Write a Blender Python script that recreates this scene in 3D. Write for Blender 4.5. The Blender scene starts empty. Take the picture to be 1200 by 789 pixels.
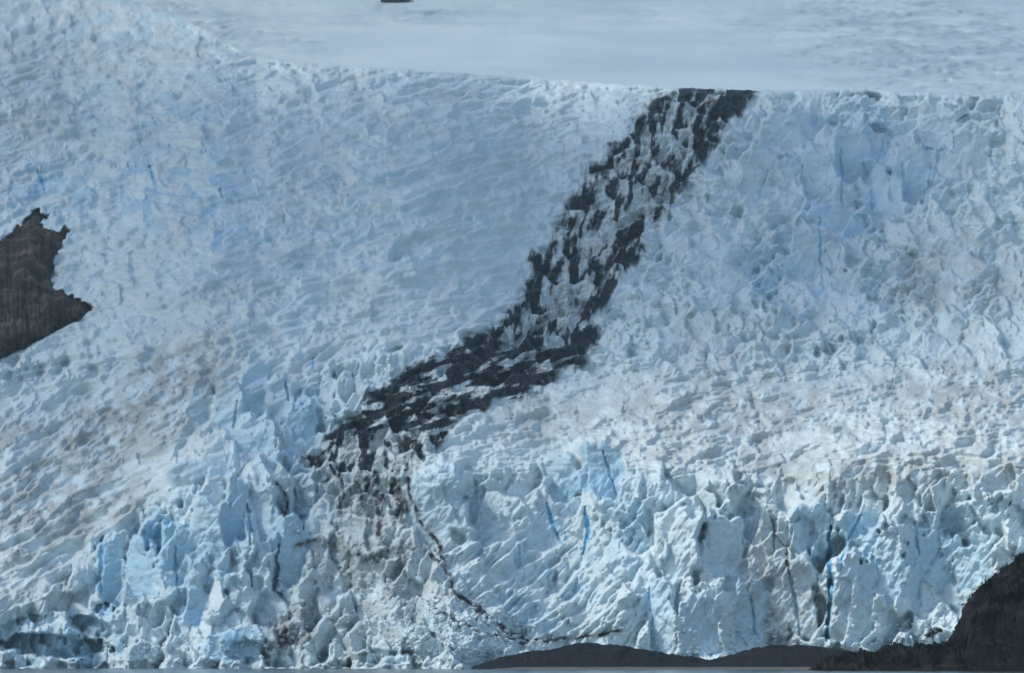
import bpy, math, random
import numpy as np
from mathutils import Vector, Matrix

S = bpy.context.scene
COL = S.collection
random.seed(4)
RNG = np.random.default_rng(11)

# ------------------------------------------------------------------ camera, sky, sun, exposure
CAM_H = 4.0
HFOV = math.radians(24.0)
F = 600.0 / math.tan(HFOV / 2)                 # focal length in photo pixels (1200 x 789)
PITCH = math.atan((776 - 394.5) / F)
cam_d = bpy.data.cameras.new('camera')
cam = bpy.data.objects.new('camera', cam_d)
COL.objects.link(cam)
cam.location = (0, 0, CAM_H)
cam.rotation_euler = (math.pi / 2 + PITCH, 0, 0)
cam_d.sensor_fit = 'HORIZONTAL'
cam_d.angle = HFOV
cam_d.clip_start = 1.0
cam_d.clip_end = 30000.0
S.camera = cam

SUN_EL = math.radians(47)
SUN_DIR = Vector((-0.96 * math.cos(SUN_EL), -0.28 * math.cos(SUN_EL), math.sin(SUN_EL)))
world = bpy.data.worlds.new('World')
S.world = world
world.use_nodes = True
wn = world.node_tree
sky = wn.nodes.new('ShaderNodeTexSky')
sky.sky_type = 'NISHITA'
sky.sun_disc = False
sky.ozone_density = 0.4
sky.sun_elevation = SUN_EL
sky.sun_rotation = math.atan2(SUN_DIR.x, SUN_DIR.y)
bgn = wn.nodes['Background']
wn.links.new(sky.outputs[0], bgn.inputs[0])
bgn.inputs[1].default_value = 0.10
sun_d = bpy.data.lights.new('sun', 'SUN')
sun_d.energy = 1.5
sun_d.angle = math.radians(10)
sun_d.color = (1.0, 0.95, 0.87)
sun = bpy.data.objects.new('sun', sun_d)
COL.objects.link(sun)
sun.rotation_euler = SUN_DIR.to_track_quat('Z', 'Y').to_euler()
S.view_settings.view_transform = 'Standard'
S.view_settings.look = 'None'
S.view_settings.gamma = 1.0
S.view_settings.exposure = 0.82
S.cycles.max_bounces = 5
S.cycles.diffuse_bounces = 3
S.cycles.volume_bounces = 0

# ------------------------------------------------------------------ numeric helpers


F32 = np.float32
PERM = np.tile(RNG.permutation(1024), 2).astype(np.int32)
VAL = RNG.random((64, 1024)).astype(F32)
GCOS = np.cos(np.arange(1024) * 2 * np.pi / 1024).astype(F32)
GSIN = np.sin(np.arange(1024) * 2 * np.pi / 1024).astype(F32)


def hsh(ix, iy, seed):
    return PERM[(PERM[(ix + seed * 37) & 1023] + iy + seed * 101) & 1023]


def h01(ix, iy, seed):
    return VAL[seed % 64, hsh(ix, iy, seed)]


def gnoise(x, y, seed=0):
    x = np.asarray(x, F32)
    y = np.asarray(y, F32)
    gx_, gy_ = np.floor(x), np.floor(y)
    ix, iy = gx_.astype(np.int32), gy_.astype(np.int32)
    fx, fy = x - gx_, y - gy_
    ux = fx * fx * (3 - 2 * fx)
    uy = fy * fy * (3 - 2 * fy)

    def g(i, j, dx, dy):
        a = hsh(i, j, seed)
        return GCOS[a] * dx + GSIN[a] * dy
    a = g(ix, iy, fx, fy)
    b = g(ix + 1, iy, fx - 1, fy)
    c = g(ix, iy + 1, fx, fy - 1)
    d = g(ix + 1, iy + 1, fx - 1, fy - 1)
    return ((a + (b - a) * ux) * (1 - uy) + (c + (d - c) * ux) * uy) * F32(1.5)


def fbm(x, y, seed=0, oct=4, gain=0.5, ridged=False):
    v = 0
    a = 1.0
    for o in range(oct):
        n = gnoise(x, y, seed + o * 17)
        if ridged:
            n = 1 - 2 * np.abs(n)
        v = v + a * n
        a *= gain
        x, y = x * 2.03 + 7.1, y * 2.03 - 3.7
    return v


def voro(x, y, seed, jit=0.85):
    ix = np.floor(x).astype(np.int32)
    iy = np.floor(y).astype(np.int32)
    f1 = np.full(x.shape, 81.0, F32)
    f2 = np.full(x.shape, 81.0, F32)
    cx, cy = ix.copy(), iy.copy()
    sx, sy = np.zeros(x.shape, F32), np.zeros(x.shape, F32)
    for dj in (-1, 0, 1):
        for di in (-1, 0, 1):
            jx, jy = ix + di, iy + dj
            h = hsh(jx, jy, seed)
            px = jx + F32(0.5) + (VAL[seed % 64, h] - F32(0.5)) * F32(jit)
            py = jy + F32(0.5) + (VAL[(seed + 5) % 64, h] - F32(0.5)) * F32(jit)
            d = (px - x) ** 2 + (py - y) ** 2
            near = d < f1
            f2 = np.where(near, f1, np.minimum(f2, d))
            cx[near], cy[near], sx[near], sy[near] = jx[near], jy[near], px[near], py[near]
            f1 = np.where(near, d, f1)
    return cx, cy, sx, sy, np.sqrt(f1), np.sqrt(f2) - np.sqrt(f1)


def sstep(a, b, x):
    t = np.clip((x - a) / (b - a), 0, 1)
    return t * t * (3 - 2 * t)


def blur(a, r):
    k = np.exp(-0.5 * (np.arange(-int(3 * r) - 1, int(3 * r) + 2) / r) ** 2)
    k /= k.sum()
    n = len(k) // 2
    p = np.pad(a, ((n, n), (0, 0)), 'edge')
    a = sum(k[i] * p[i:i + a.shape[0]] for i in range(len(k)))
    p = np.pad(a, ((0, 0), (n, n)), 'edge')
    return sum(k[i] * p[:, i:i + a.shape[1]] for i in range(len(k)))


def polydist(px, py, pts):
    best = np.full(px.shape, 1e9)
    par = np.zeros(px.shape)
    tot = 0.0
    segs = []
    for a, b in zip(pts[:-1], pts[1:]):
        l = math.hypot(b[0] - a[0], b[1] - a[1])
        segs.append((a, b, tot, l))
        tot += l
    for a, b, t0, l in segs:
        dx, dy = b[0] - a[0], b[1] - a[1]
        t = np.clip(((px - a[0]) * dx + (py - a[1]) * dy) / (l * l), 0, 1)
        d = np.hypot(px - a[0] - t * dx, py - a[1] - t * dy)
        m = d < best
        par = np.where(m, (t0 + t * l) / tot, par)
        best = np.where(m, d, best)
    return best, par


def inside(px, py, poly):
    r = np.zeros(px.shape, bool)
    n = len(poly)
    for i in range(n):
        x1, y1 = poly[i]
        x2, y2 = poly[(i + 1) % n]
        if y1 == y2:
            continue
        c = ((y1 > py) != (y2 > py)) & (px < (x2 - x1) * (py - y1) / (y2 - y1) + x1)
        r ^= c
    return r


def ray(px, py):
    """direction through a photo pixel scaled so that its northward (y) component is 1: x and z per metre of distance"""
    x = (px - 600) / F
    y = (394.5 - py) / F
    den = math.cos(PITCH) - y * math.sin(PITCH)
    return x / den, (math.sin(PITCH) + y * math.cos(PITCH)) / den


def at(px, py, D):
    a, b = ray(np.asarray(px, float), np.asarray(py, float))
    return a * D, D + 0 * a, CAM_H + b * D


# ------------------------------------------------------------------ materials
def mat_new(name):
    m = bpy.data.materials.new(name)
    m.use_nodes = True
    nt = m.node_tree
    return m, nt, nt.nodes['Principled BSDF']


def nd(nt, typ, **kw):
    n = nt.nodes.new(typ)
    for k, v in kw.items():
        setattr(n, k, v)
    return n


def math_node(nt, op, a, b=None, c=None, clamp=False):
    n = nt.nodes.new('ShaderNodeMath')
    n.operation = op
    n.use_clamp = clamp
    for i, v in enumerate((a, b, c)):
        if v is None:
            continue
        if isinstance(v, (int, float)):
            n.inputs[i].default_value = v
        else:
            nt.links.new(v, n.inputs[i])
    return n.outputs[0]


def mix_col(nt, fac, a, b):
    n = nt.nodes.new('ShaderNodeMix')
    n.data_type = 'RGBA'
    for s, v in ((n.inputs[0], fac), (n.inputs[6], a), (n.inputs[7], b)):
        if isinstance(v, (int, float)):
            s.default_value = v
        elif isinstance(v, tuple):
            s.default_value = (*v, 1) if len(v) == 3 else v
        else:
            nt.links.new(v, s)
    return n.outputs[2]


def noise_node(nt, scale, detail=4, rough=0.55, vec=None, dist=0.0):
    n = nt.nodes.new('ShaderNodeTexNoise')
    n.inputs['Scale'].default_value = scale
    n.inputs['Detail'].default_value = detail
    n.inputs['Roughness'].default_value = rough
    n.inputs['Distortion'].default_value = dist
    if vec is not None:
        nt.links.new(vec, n.inputs['Vector'])
    return n.outputs[0]


def pos_scaled(nt, s=(1, 1, 1)):
    g = nt.nodes.new('ShaderNodeNewGeometry')
    mp = nt.nodes.new('ShaderNodeMapping')
    mp.inputs['Scale'].default_value = s
    nt.links.new(g.outputs['Position'], mp.inputs['Vector'])
    return mp.outputs[0]


def bump(nt, bsdf, h, strength, dist):
    b = nt.nodes.new('ShaderNodeBump')
    b.inputs['Strength'].default_value = strength
    b.inputs['Distance'].default_value = dist
    nt.links.new(h, b.inputs['Height'])
    nt.links.new(b.outputs[0], bsdf.inputs['Normal'])


def attr(nt, name):
    a = nt.nodes.new('ShaderNodeAttribute')
    a.attribute_name = name
    return a.outputs['Fac']


def ice_material():
    m, nt, b = mat_new('glacier_ice')
    p = pos_scaled(nt)
    n_small = noise_node(nt, 0.45, 4, 0.65, p)
    n_mid = noise_node(nt, 0.06, 4, 0.6, p)
    streak = noise_node(nt, 1.0, 3, 0.6, pos_scaled(nt, (0.35, 0.05, 0.06)))
    blue = math_node(nt, 'MULTIPLY', attr(nt, 'blue'), math_node(nt, 'MULTIPLY_ADD', n_mid, 1.0, 0.5), clamp=True)
    c = mix_col(nt, n_mid, (0.54, 0.68, 0.73), (0.72, 0.83, 0.85))
    c = mix_col(nt, attr(nt, 'firn'), c, (0.68, 0.78, 0.79))
    c = mix_col(nt, blue, c, (0.18, 0.51, 0.74))
    gr = math_node(nt, 'MULTIPLY', attr(nt, 'grime_dim'), math_node(nt, 'MULTIPLY_ADD', n_small, 1.5, 0.25), clamp=True)
    c = mix_col(nt, gr, c, (0.30, 0.305, 0.28))
    d = math_node(nt, 'ADD', attr(nt, 'dirt_dark'), math_node(nt, 'MULTIPLY_ADD', n_small, 0.4, -0.2))
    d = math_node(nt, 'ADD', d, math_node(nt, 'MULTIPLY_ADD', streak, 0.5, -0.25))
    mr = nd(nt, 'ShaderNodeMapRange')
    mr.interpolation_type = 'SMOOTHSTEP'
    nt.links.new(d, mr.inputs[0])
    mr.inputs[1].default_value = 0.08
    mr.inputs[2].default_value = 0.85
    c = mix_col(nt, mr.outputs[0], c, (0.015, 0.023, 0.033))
    nt.links.new(c, b.inputs['Base Color'])
    b.inputs['Roughness'].default_value = 0.65
    b.inputs['Specular IOR Level'].default_value = 0.25
    bump(nt, b, noise_node(nt, 0.8, 3, 0.65, p), 0.35, 0.6)
    return m


def rock_material(name, c1, c2, c3, scale, stretch=(1, 1, 0.2)):
    m, nt, b = mat_new(name)
    p = pos_scaled(nt)
    st = noise_node(nt, scale, 5, 0.65, pos_scaled(nt, stretch))
    n = noise_node(nt, scale * 0.6, 5, 0.6, p)
    c = mix_col(nt, st, c1, c2)
    mr = nd(nt, 'ShaderNodeMapRange')
    nt.links.new(n, mr.inputs[0])
    mr.inputs[1].default_value = 0.48
    mr.inputs[2].default_value = 0.66
    c = mix_col(nt, mr.outputs[0], c, c3)
    nt.links.new(c, b.inputs['Base Color'])
    b.inputs['Roughness'].default_value = 0.95
    b.inputs['Specular IOR Level'].default_value = 0.04
    bump(nt, b, st, 0.8, 1.2 / max(scale * 4, 0.3))
    return m


def plain_noise_material(name, c1, c2, scale, rough=0.9):
    m, nt, b = mat_new(name)
    nt.links.new(mix_col(nt, noise_node(nt, scale, 4, 0.6, pos_scaled(nt)), c1, c2), b.inputs['Base Color'])
    b.inputs['Roughness'].default_value = rough
    b.inputs['Specular IOR Level'].default_value = 0.08
    return m


ICE = ice_material()
CLIFF = rock_material('outcrop_rock', (0.008, 0.008, 0.009), (0.085, 0.07, 0.054), (0.14, 0.12, 0.096), 0.09, (1, 0.6, 0.16))
HEAD = rock_material('headland_rock', (0.003, 0.004, 0.005), (0.014, 0.0145, 0.015), (0.03, 0.028, 0.027), 0.12, (1, 1, 0.4))
MOUND = rock_material('gravel_mound', (0.005, 0.007, 0.010), (0.030, 0.034, 0.040), (0.018, 0.02, 0.022), 0.12, (0.35, 1, 2.2))
DEBRIS = plain_noise_material('debris_stone', (0.018, 0.024, 0.032), (0.075, 0.085, 0.095), 0.4)
RUBBLE = plain_noise_material('rubble_ice', (0.50, 0.64, 0.69), (0.72, 0.80, 0.81), 0.2, 0.6)
FOLIAGE = plain_noise_material('leaf_green', (0.004, 0.008, 0.006), (0.014, 0.021, 0.014), 0.8)
BARK = plain_noise_material('bark', (0.05, 0.042, 0.035), (0.09, 0.075, 0.06), 2.0)
CLOUDM, cnt, cb = mat_new('cloud_white')
cb.inputs['Base Color'].default_value = (0.85, 0.85, 0.86, 1)
cb.inputs['Roughness'].default_value = 1.0


def snow_material():
    m, nt, b = mat_new('snow')
    p = pos_scaled(nt)
    n = noise_node(nt, 0.012, 5, 0.6, pos_scaled(nt, (0.7, 0.35, 1.5)))
    c = mix_col(nt, n, (0.62, 0.74, 0.77), (0.70, 0.81, 0.83))
    rough = math_node(nt, 'MULTIPLY', attr(nt, 'grime_dim'), noise_node(nt, 0.03, 4, 0.65, p), clamp=True)
    c = mix_col(nt, rough, c, (0.30, 0.39, 0.45))
    nt.links.new(c, b.inputs['Base Color'])
    b.inputs['Roughness'].default_value = 0.7
    b.inputs['Specular IOR Level'].default_value = 0.2
    return m


SNOW = snow_material()


def water_material():
    m, nt, b = mat_new('fjord_water')
    b.inputs['Base Color'].default_value = (0.05, 0.075, 0.085, 1)
    b.inputs['Roughness'].default_value = 0.12
    n = noise_node(nt, 0.25, 4, 0.6, pos_scaled(nt, (1, 0.5, 1)))
    bump(nt, b, n, 0.8, 1.0)
    return m


WATER = water_material()


# ------------------------------------------------------------------ object helpers
def tag(o, label=None, cat=None, group=None, kind=None):
    for k, v in (('label', label), ('category', cat), ('group', group), ('kind', kind)):
        if v:
            o[k] = v
    return o


def link(name, me, mat, parent=None):
    o = bpy.data.objects.new(name, me)
    COL.objects.link(o)
    if mat and not me.materials:
        me.materials.append(mat)
    if parent is not None:
        o.parent = parent
    return o


def mesh_np(name, co, quads, attrs=None, smooth=True):
    me = bpy.data.meshes.new(name)
    k = quads.shape[1]
    me.vertices.add(len(co))
    me.vertices.foreach_set('co', np.ascontiguousarray(co, np.float32).ravel())
    me.loops.add(quads.size)
    me.loops.foreach_set('vertex_index', np.ascontiguousarray(quads, np.int32).ravel())
    me.polygons.add(len(quads))
    me.polygons.foreach_set('loop_start', np.arange(0, quads.size, k, dtype=np.int32))
    me.polygons.foreach_set('use_smooth', np.full(len(quads), smooth))
    for an, av in (attrs or {}).items():
        a = me.attributes.new(an, 'FLOAT', 'POINT')
        a.data.foreach_set('value', np.ascontiguousarray(av, np.float32).ravel())
    me.update(calc_edges=True)
    me.validate()
    return me


def grid_quads(nr, nc):
    i = np.arange(nr * nc).reshape(nr, nc)
    return np.stack([i[:-1, :-1], i[:-1, 1:], i[1:, 1:], i[1:, :-1]], -1)


def sub_mesh(name, co, quads, attrs):
    used, inv = np.unique(quads, return_inverse=True)
    return mesh_np(name, co[used], inv.reshape(quads.shape), {k: v[used] for k, v in attrs.items()})


# ------------------------------------------------------------------ the glacier: slopes, blocks, cracks
SX = 0.98
px1 = np.arange(-270, 1470, SX)
LIP = np.interp(px1, [-110, 0, 150, 232, 300, 420, 600, 700, 790, 890, 1000, 1100, 1310],
                [-24, -18, -2, 30, 68, 78, 90, 97, 103, 106, 105, 108, 112])
LIPS = LIP.copy()
LIP = LIP + 1.2 * gnoise(px1 / 14, px1 * 0 + 3.3, 5) + 0.8 * gnoise(px1 / 5, px1 * 0 + 1.3, 6)
NR = 770
v = np.linspace(0, 1, NR)[:, None]
PY = 802 + (LIP[None, :] - 802) * v
PX = np.broadcast_to(px1[None, :], PY.shape).copy()

CTRL = [  # photo x, photo y, tangent of the ice slope there
    (20, 780, 1.6), (120, 770, 1.5), (250, 770, 1.1), (400, 770, .65), (520, 770, .6), (650, 770, 1.1), (800, 770, 2.0),
    (950, 770, 2.6), (1100, 770, 1.6), (1280, 770, 1.6),
    (20, 680, .75), (120, 690, 1.0), (250, 690, 1.3), (380, 680, 1.0), (470, 680, .8), (600, 690, 1.0), (720, 690, 1.4),
    (850, 690, 2.2), (980, 690, 2.8), (1100, 680, 2.4), (1280, 680, 2.4),
    (20, 600, .65), (150, 600, .68), (260, 610, 1.1), (380, 600, .9), (500, 600, 1.3), (620, 600, .9), (740, 590, 1.0), (880, 590, 1.0),
    (1000, 600, 1.6), (1100, 605, 1.8), (1280, 610, 1.6),
    (20, 520, .62), (150, 520, .6), (260, 520, .7), (380, 520, .7), (500, 520, .6), (620, 520, .42), (760, 530, .6), (900, 530, .4),
    (1050, 545, .33), (1280, 550, .33),
    (20, 450, .68), (150, 440, .62), (280, 450, .8), (400, 450, .7), (550, 450, .5), (700, 460, .34), (850, 460, .36), (1000, 470, .36), (1250, 470, .38),
    (100, 340, .55), (300, 350, .55), (500, 340, .6), (700, 350, .6), (900, 370, .55), (1200, 370, .5),
    (50, 220, .6), (150, 230, .58), (300, 220, .6), (500, 220, .6), (700, 220, .62), (900, 230, .7), (1200, 230, .7),
    (50, 100, .62), (170, 160, .58), (180, 320, .58), (60, 340, .62), (300, 120, .52), (600, 130, .52), (900, 140, .62), (1200, 140, .65), (100, 40, .6), (200, 60, .56)]
cc = np.array(CTRL)
gx = np.linspace(-110, 1310, 72)
gy = np.linspace(10, 802, 41)
GX, GY = np.meshgrid(gx, gy)
wsum = np.zeros(GX.shape)
ssum = np.zeros(GX.shape)
for x_, y_, s_ in CTRL:
    w = np.exp(-(((GX - x_) / 75) ** 2 + ((GY - y_) / 48) ** 2)) + 1e-7 / (1 + ((GX - x_) / 300) ** 2 + ((GY - y_) / 300) ** 2)
    wsum += w
    ssum += w * s_
SG = ssum / wsum


def samp(img, x0, dx, y0, dy, X, Y):
    fx = np.clip((X - x0) / dx, 0, img.shape[1] - 1.001)
    fy = np.clip((Y - y0) / dy, 0, img.shape[0] - 1.001)
    ix, iy = fx.astype(int), fy.astype(int)
    a, b = fx - ix, fy - iy
    return (img[iy, ix] * (1 - a) + img[iy, ix + 1] * a) * (1 - b) + (img[iy + 1, ix] * (1 - a) + img[iy + 1, ix + 1] * a) * b


SL = samp(SG, gx[0], gx[1] - gx[0], gy[0], gy[1] - gy[0], PX, PY)
_, T = ray(PX, PY)
D = np.zeros(PY.shape)
D[0] = 1520 + 40 * gnoise(px1 / 170, px1 * 0, 3) - 90 * np.exp(-((px1 - 480) / 110) ** 2) + 30 * np.exp(-((px1 - 60) / 120) ** 2) - 25 * ((px1 - 900) / 300).clip(0, 1)
for r in range(1, NR):
    den = np.maximum(SL[r] - T[r], 0.08)
    D[r] = D[r - 1] + D[r - 1] * (T[r] - T[r - 1]) / den
wide = D.copy()
for it in range(3):                                     # three box passes: the upper ice has no corrugation left from the front's shape
    h = 55
    pd_ = np.pad(wide, ((0, 0), (h + 1, h)), 'edge')
    cs_ = np.cumsum(pd_, 1)
    wide = (cs_[:, 2 * h + 1:] - cs_[:, :-2 * h - 1]) / (2 * h + 1)
PYS = 802 + (LIPS[None, :] - 802) * v
wide = wide + (PYS - PY) * -np.gradient(wide, axis=0) / np.gradient(PYS, axis=0)
up_ = 1 - sstep(430, 600, PY)
D = D * (1 - up_) + wide * up_
BASE = D.copy()


def dbase(X, Y):
    """distance of the smooth ice surface seen at a photo point"""
    lip = np.interp(X, px1, LIP)
    vv = np.clip((Y - 802) / (lip - 802), 0, 1)
    return samp(BASE, px1[0], SX, 0, 1 / (NR - 1), X, vv)


def ell(cx, cy, rx, ry, rot=0, soft=0.35):
    c, s = math.cos(math.radians(rot)), math.sin(math.radians(rot))
    x, y = PX - cx, PY - cy
    u, w = (x * c + y * s) / rx, (-x * s + y * c) / ry
    return 1 - sstep(1 - soft, 1 + soft, np.sqrt(u * u + w * w))


# moraine band: left and right edge by height in the photo
MB = np.array([(96, 800, 900), (106, 785, 893), (116, 765, 880), (150, 742, 852), (200, 690, 818), (230, 672, 795), (260, 656, 768), (300, 628, 744), (350, 612, 716),
               (380, 580, 702), (400, 556, 697), (420, 505, 682), (440, 462, 655), (460, 440, 612), (480, 428, 565), (500, 402, 530), (520, 380, 512),
               (540, 365, 494), (560, 370, 478), (600, 395, 482), (640, 400, 505), (680, 380, 520), (700, 400, 500)])
wx = PX + 9 * fbm(PX / 24, PY / 24, 71, 3)
wy = PY + 9 * fbm(PX / 24, PY / 24, 72, 3)
ML = np.interp(wy, MB[:, 0], MB[:, 1])
MR = np.interp(wy, MB[:, 0], MB[:, 2])
MU = (wx - (ML + MR) / 2) / ((MR - ML) / 2)               # -1 .. 1 across the moraine
MIN_ = 1 - sstep(0.75, 1.3, np.abs(MU))
MV = sstep(98, 108, PY) * (1 - sstep(630, 720, PY))
MOR = MIN_ * MV

# zones of ice character
band = lambda a, b, x, s: sstep(a - s, a + s, x) * (1 - sstep(b - s, b + s, x))
left_of = 1 - sstep(-30, 30, wx - (ML + MR) / 2)
z_right_fall = (1 - left_of) * (1 - sstep(420, 455, wy))
z_left_fall = left_of * (1 - sstep(395, 430, wy + 0.12 * (PX - 300)))
z_dirty = sstep(0, 40, (wy - 395) - 0.12 * (300 - PX)) * sstep(0, 35, 640 - wy - 0.75 * (PX - 60) + 60) * left_of
z_bench = (1 - left_of) * band(435, 550, wy, 22)
low = sstep(405, 440, wy)
z_serac = low * np.maximum(left_of, sstep(560, 590, wy)) * (1 - z_dirty)
z_term = sstep(535, 570, wy) * sstep(-30, 30, wx - 500 - 0.1 * (wy - 560))
z_serac = z_serac * (1 - z_term)
z_mor = MOR * (1 - sstep(600, 660, PY))
for z in (z_right_fall, z_left_fall, z_dirty, z_bench, z_serac, z_term):
    z *= (1 - 0.85 * z_mor)
z_fan = .8 * ell(625, 690, 118, 80, 18, .5) * z_term
z_term = z_term - z_fan
tot = np.maximum(z_fan + z_right_fall + z_left_fall + z_dirty + z_bench + z_serac + z_term + z_mor, .05)
for z in (z_right_fall, z_left_fall, z_dirty, z_bench, z_serac, z_term, z_mor, z_fan):
    z /= np.minimum(tot, 1)


def blocks(name, w, cw, ch, seed, rot=0, k=0.8, tx=0.4, ty=0.25, lean=0.0, off=4.0, crack=4.0, cwid=0.12, warp=0.35, wsc=1.0):
    """steps of broken ice: each cell is cut back to a tilted face of its own, parted from its neighbours by cracks"""
    rows, cols = np.where((w > .01).any(1))[0], np.where((w > .01).any(0))[0]
    win = (slice(rows[0], rows[-1] + 1), slice(cols[0], cols[-1] + 1))
    PXw, PYw = PX[win].astype(F32), PY[win].astype(F32)
    c, s = math.cos(math.radians(rot)), math.sin(math.radians(rot))
    X = (PXw * c + PYw * s) / cw
    Y = (-PXw * s + PYw * c) / ch
    wv = warp * fbm(X * 1.3 * wsc, Y * 1.3 * wsc, seed + 40, 2)
    Y = Y + warp * fbm(X * 1.3 * wsc + 9, Y * 1.3 * wsc, seed + 41, 2)
    X = X + wv
    cx, cy, sx, sy, f1, e = voro(X, Y, seed)
    X_, Y_ = sx * cw, sy * ch
    ox, oy = X_ * c - Y_ * s, X_ * s + Y_ * c
    oy = np.clip(oy, 20, 800)
    r = [h01(cx, cy, seed + 11 + i) for i in range(4)]
    d = k * (dbase(ox, oy) - BASE[win]) + (2 * r[0] - 1) * tx * (PXw - ox) + ((2 * r[1] - 1) * ty + lean) * (PYw - oy) + (2 * r[2] - 1) * off
    d = d + crack * (1 - sstep(0, cwid, e)) * (0.3 + r[3])
    full = [np.zeros(w.shape, F32) for _ in range(8)]
    for a_, b_ in zip(full, [d * w[win], e] + r + [ox, oy]):
        a_[win] = b_
    ids = np.full(w.shape, -1, np.int64)
    ids[win] = (cx & 0x3fff).astype(np.int64) << 14 | (cy & 0x3fff)
    return full[0], ids, full[1], full[2:]


dl = np.zeros(D.shape)
layers = []


VARY = np.clip(.85 + 1.0 * fbm(PX / 110, PY / 75, 191, 2), .25, 1.6)
VARY2 = np.clip(.85 + 1.0 * fbm(PX / 60, PY / 40, 192, 2), .2, 1.6)


def add(name, w, **kw):
    global dl
    d, ids, e, r = blocks(name, w, **kw)
    d = d * (np.maximum(VARY, .7) if name == 'term_mid' else VARY if 'mid' in name else VARY2 if 'small' in name else 1)
    dl = dl + d
    layers.append((name, w, ids, e, r))
    return ids, e, r


add('left', z_left_fall, cw=58, ch=30, seed=101, rot=-10, k=.15, tx=.3, ty=.3, off=2.4, crack=.3, warp=.5)
add('left_mid', z_left_fall, cw=24, ch=14, seed=103, rot=-14, k=.1, tx=.45, ty=.4, off=.9, crack=.5, warp=.4)
add('left_small', z_left_fall, cw=10, ch=8, seed=102, rot=-8, k=.05, tx=.45, ty=.4, off=.4, crack=.4, warp=.3)
add('right', z_right_fall, cw=31, ch=32, seed=111, rot=12, k=.5, tx=.75, ty=.45, off=5.5, crack=2, warp=.25)
add('right_mid', z_right_fall, cw=14, ch=17, seed=113, rot=22, k=.35, tx=.75, ty=.45, off=2.6, crack=1.5, warp=.25)
add('right_small', z_right_fall, cw=7, ch=8, seed=112, rot=18, k=.1, tx=.45, ty=.35, off=.7, crack=.4, warp=.3)
add('dirty', z_dirty, cw=80, ch=30, seed=121, rot=-30, k=.1, tx=.25, ty=.3, off=1.5, crack=.2, warp=.6)
add('dirty_mid', z_dirty, cw=28, ch=13, seed=123, rot=-32, k=.1, tx=.3, ty=.3, off=.6, crack=.3, warp=.5)
add('dirty_small', z_dirty, cw=11, ch=7, seed=122, rot=-30, k=.05, tx=.35, ty=.3, off=.3, crack=.3, warp=.4)
add('bench', z_bench, cw=60, ch=24, seed=131, rot=-8, k=.1, tx=.3, ty=.4, off=1.5, crack=.2, warp=.6)
add('bench_mid', z_bench, cw=20, ch=12, seed=133, rot=-6, k=.1, tx=.45, ty=.4, off=.8, crack=.4, warp=.5)
add('bench_small', z_bench, cw=8, ch=7, seed=132, rot=-6, k=.05, tx=.5, ty=.4, off=.4, crack=.4, warp=.4)
ids_s, e_s, r_s = add('serac', z_serac, cw=31, ch=46, seed=141, rot=14, k=.75, tx=.85, ty=.4, lean=-.1, off=8, crack=4, warp=.25)
add('serac_mid', z_serac, cw=15, ch=23, seed=143, rot=4, k=.45, tx=.8, ty=.4, off=3, crack=2, warp=.25)
add('serac_small', z_serac, cw=9, ch=11, seed=142, rot=8, k=.12, tx=.5, ty=.4, off=.8, crack=.5, warp=.3)
add('term', z_term, cw=50, ch=68, seed=151, rot=8, k=.55, tx=.75, ty=.45, off=9, crack=2, warp=.3)
add('term_mid', z_term, cw=23, ch=33, seed=153, rot=18, k=.35, tx=.7, ty=.45, off=3.5, crack=1.2, warp=.28)
add('term_small', z_term, cw=8, ch=12, seed=152, rot=24, k=.12, tx=.6, ty=.45, off=1.0, crack=.6, warp=.28)
add('fan', z_fan, cw=20, ch=24, seed=171, rot=35, k=.15, tx=.5, ty=.45, off=1.6, crack=.5, warp=.4)
ids_m, e_m, r_m = add('moraine', z_mor + .0102 * (MV > 0) * (np.abs(MU) < 1.5), cw=23, ch=26, seed=161, rot=10, k=.9, tx=.6, ty=.35, off=5, crack=3, cwid=.12, warp=.22)
add('moraine_small', z_mor, cw=9, ch=12, seed=162, rot=5, k=.3, tx=.4, ty=.3, off=1.3, crack=2, warp=.4)

GR = np.clip(-np.gradient(BASE, axis=0) / np.gradient(PY, axis=0), 1.7, 4.5)       # depth gained per photo px going up


def ledges(w, lam, rot, seed, k, wob=.55, sharp=.16):
    """rows of short wavering ice steps, cut back from the slope without overhanging it"""
    c, s_ = math.cos(math.radians(rot)), math.sin(math.radians(rot))
    u = (PX * c + PY * s_).astype(F32)
    q = (-PX * s_ + PY * c).astype(F32)
    ph = q / lam + wob * fbm(u / (lam * 3.2), q / (lam * 1.6), seed, 3, .5) + .7 * gnoise(u / (lam * 9), q / (lam * 5), seed + 7)
    fl = np.floor(ph)
    fr = ph - fl
    saw = np.where(fr < 1 - sharp, fr / (1 - sharp), (1 - fr) / sharp) - .5
    amp_ = np.clip(.55 + .9 * gnoise(u / (lam * 2.5) + fl * 3.7, fl * 5.3 + q * 0, seed + 3), 0, 1.2)
    return w * k * amp_ * lam * GR * saw * (VARY2 if lam < 8 else VARY if lam < 15 else 1)


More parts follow.
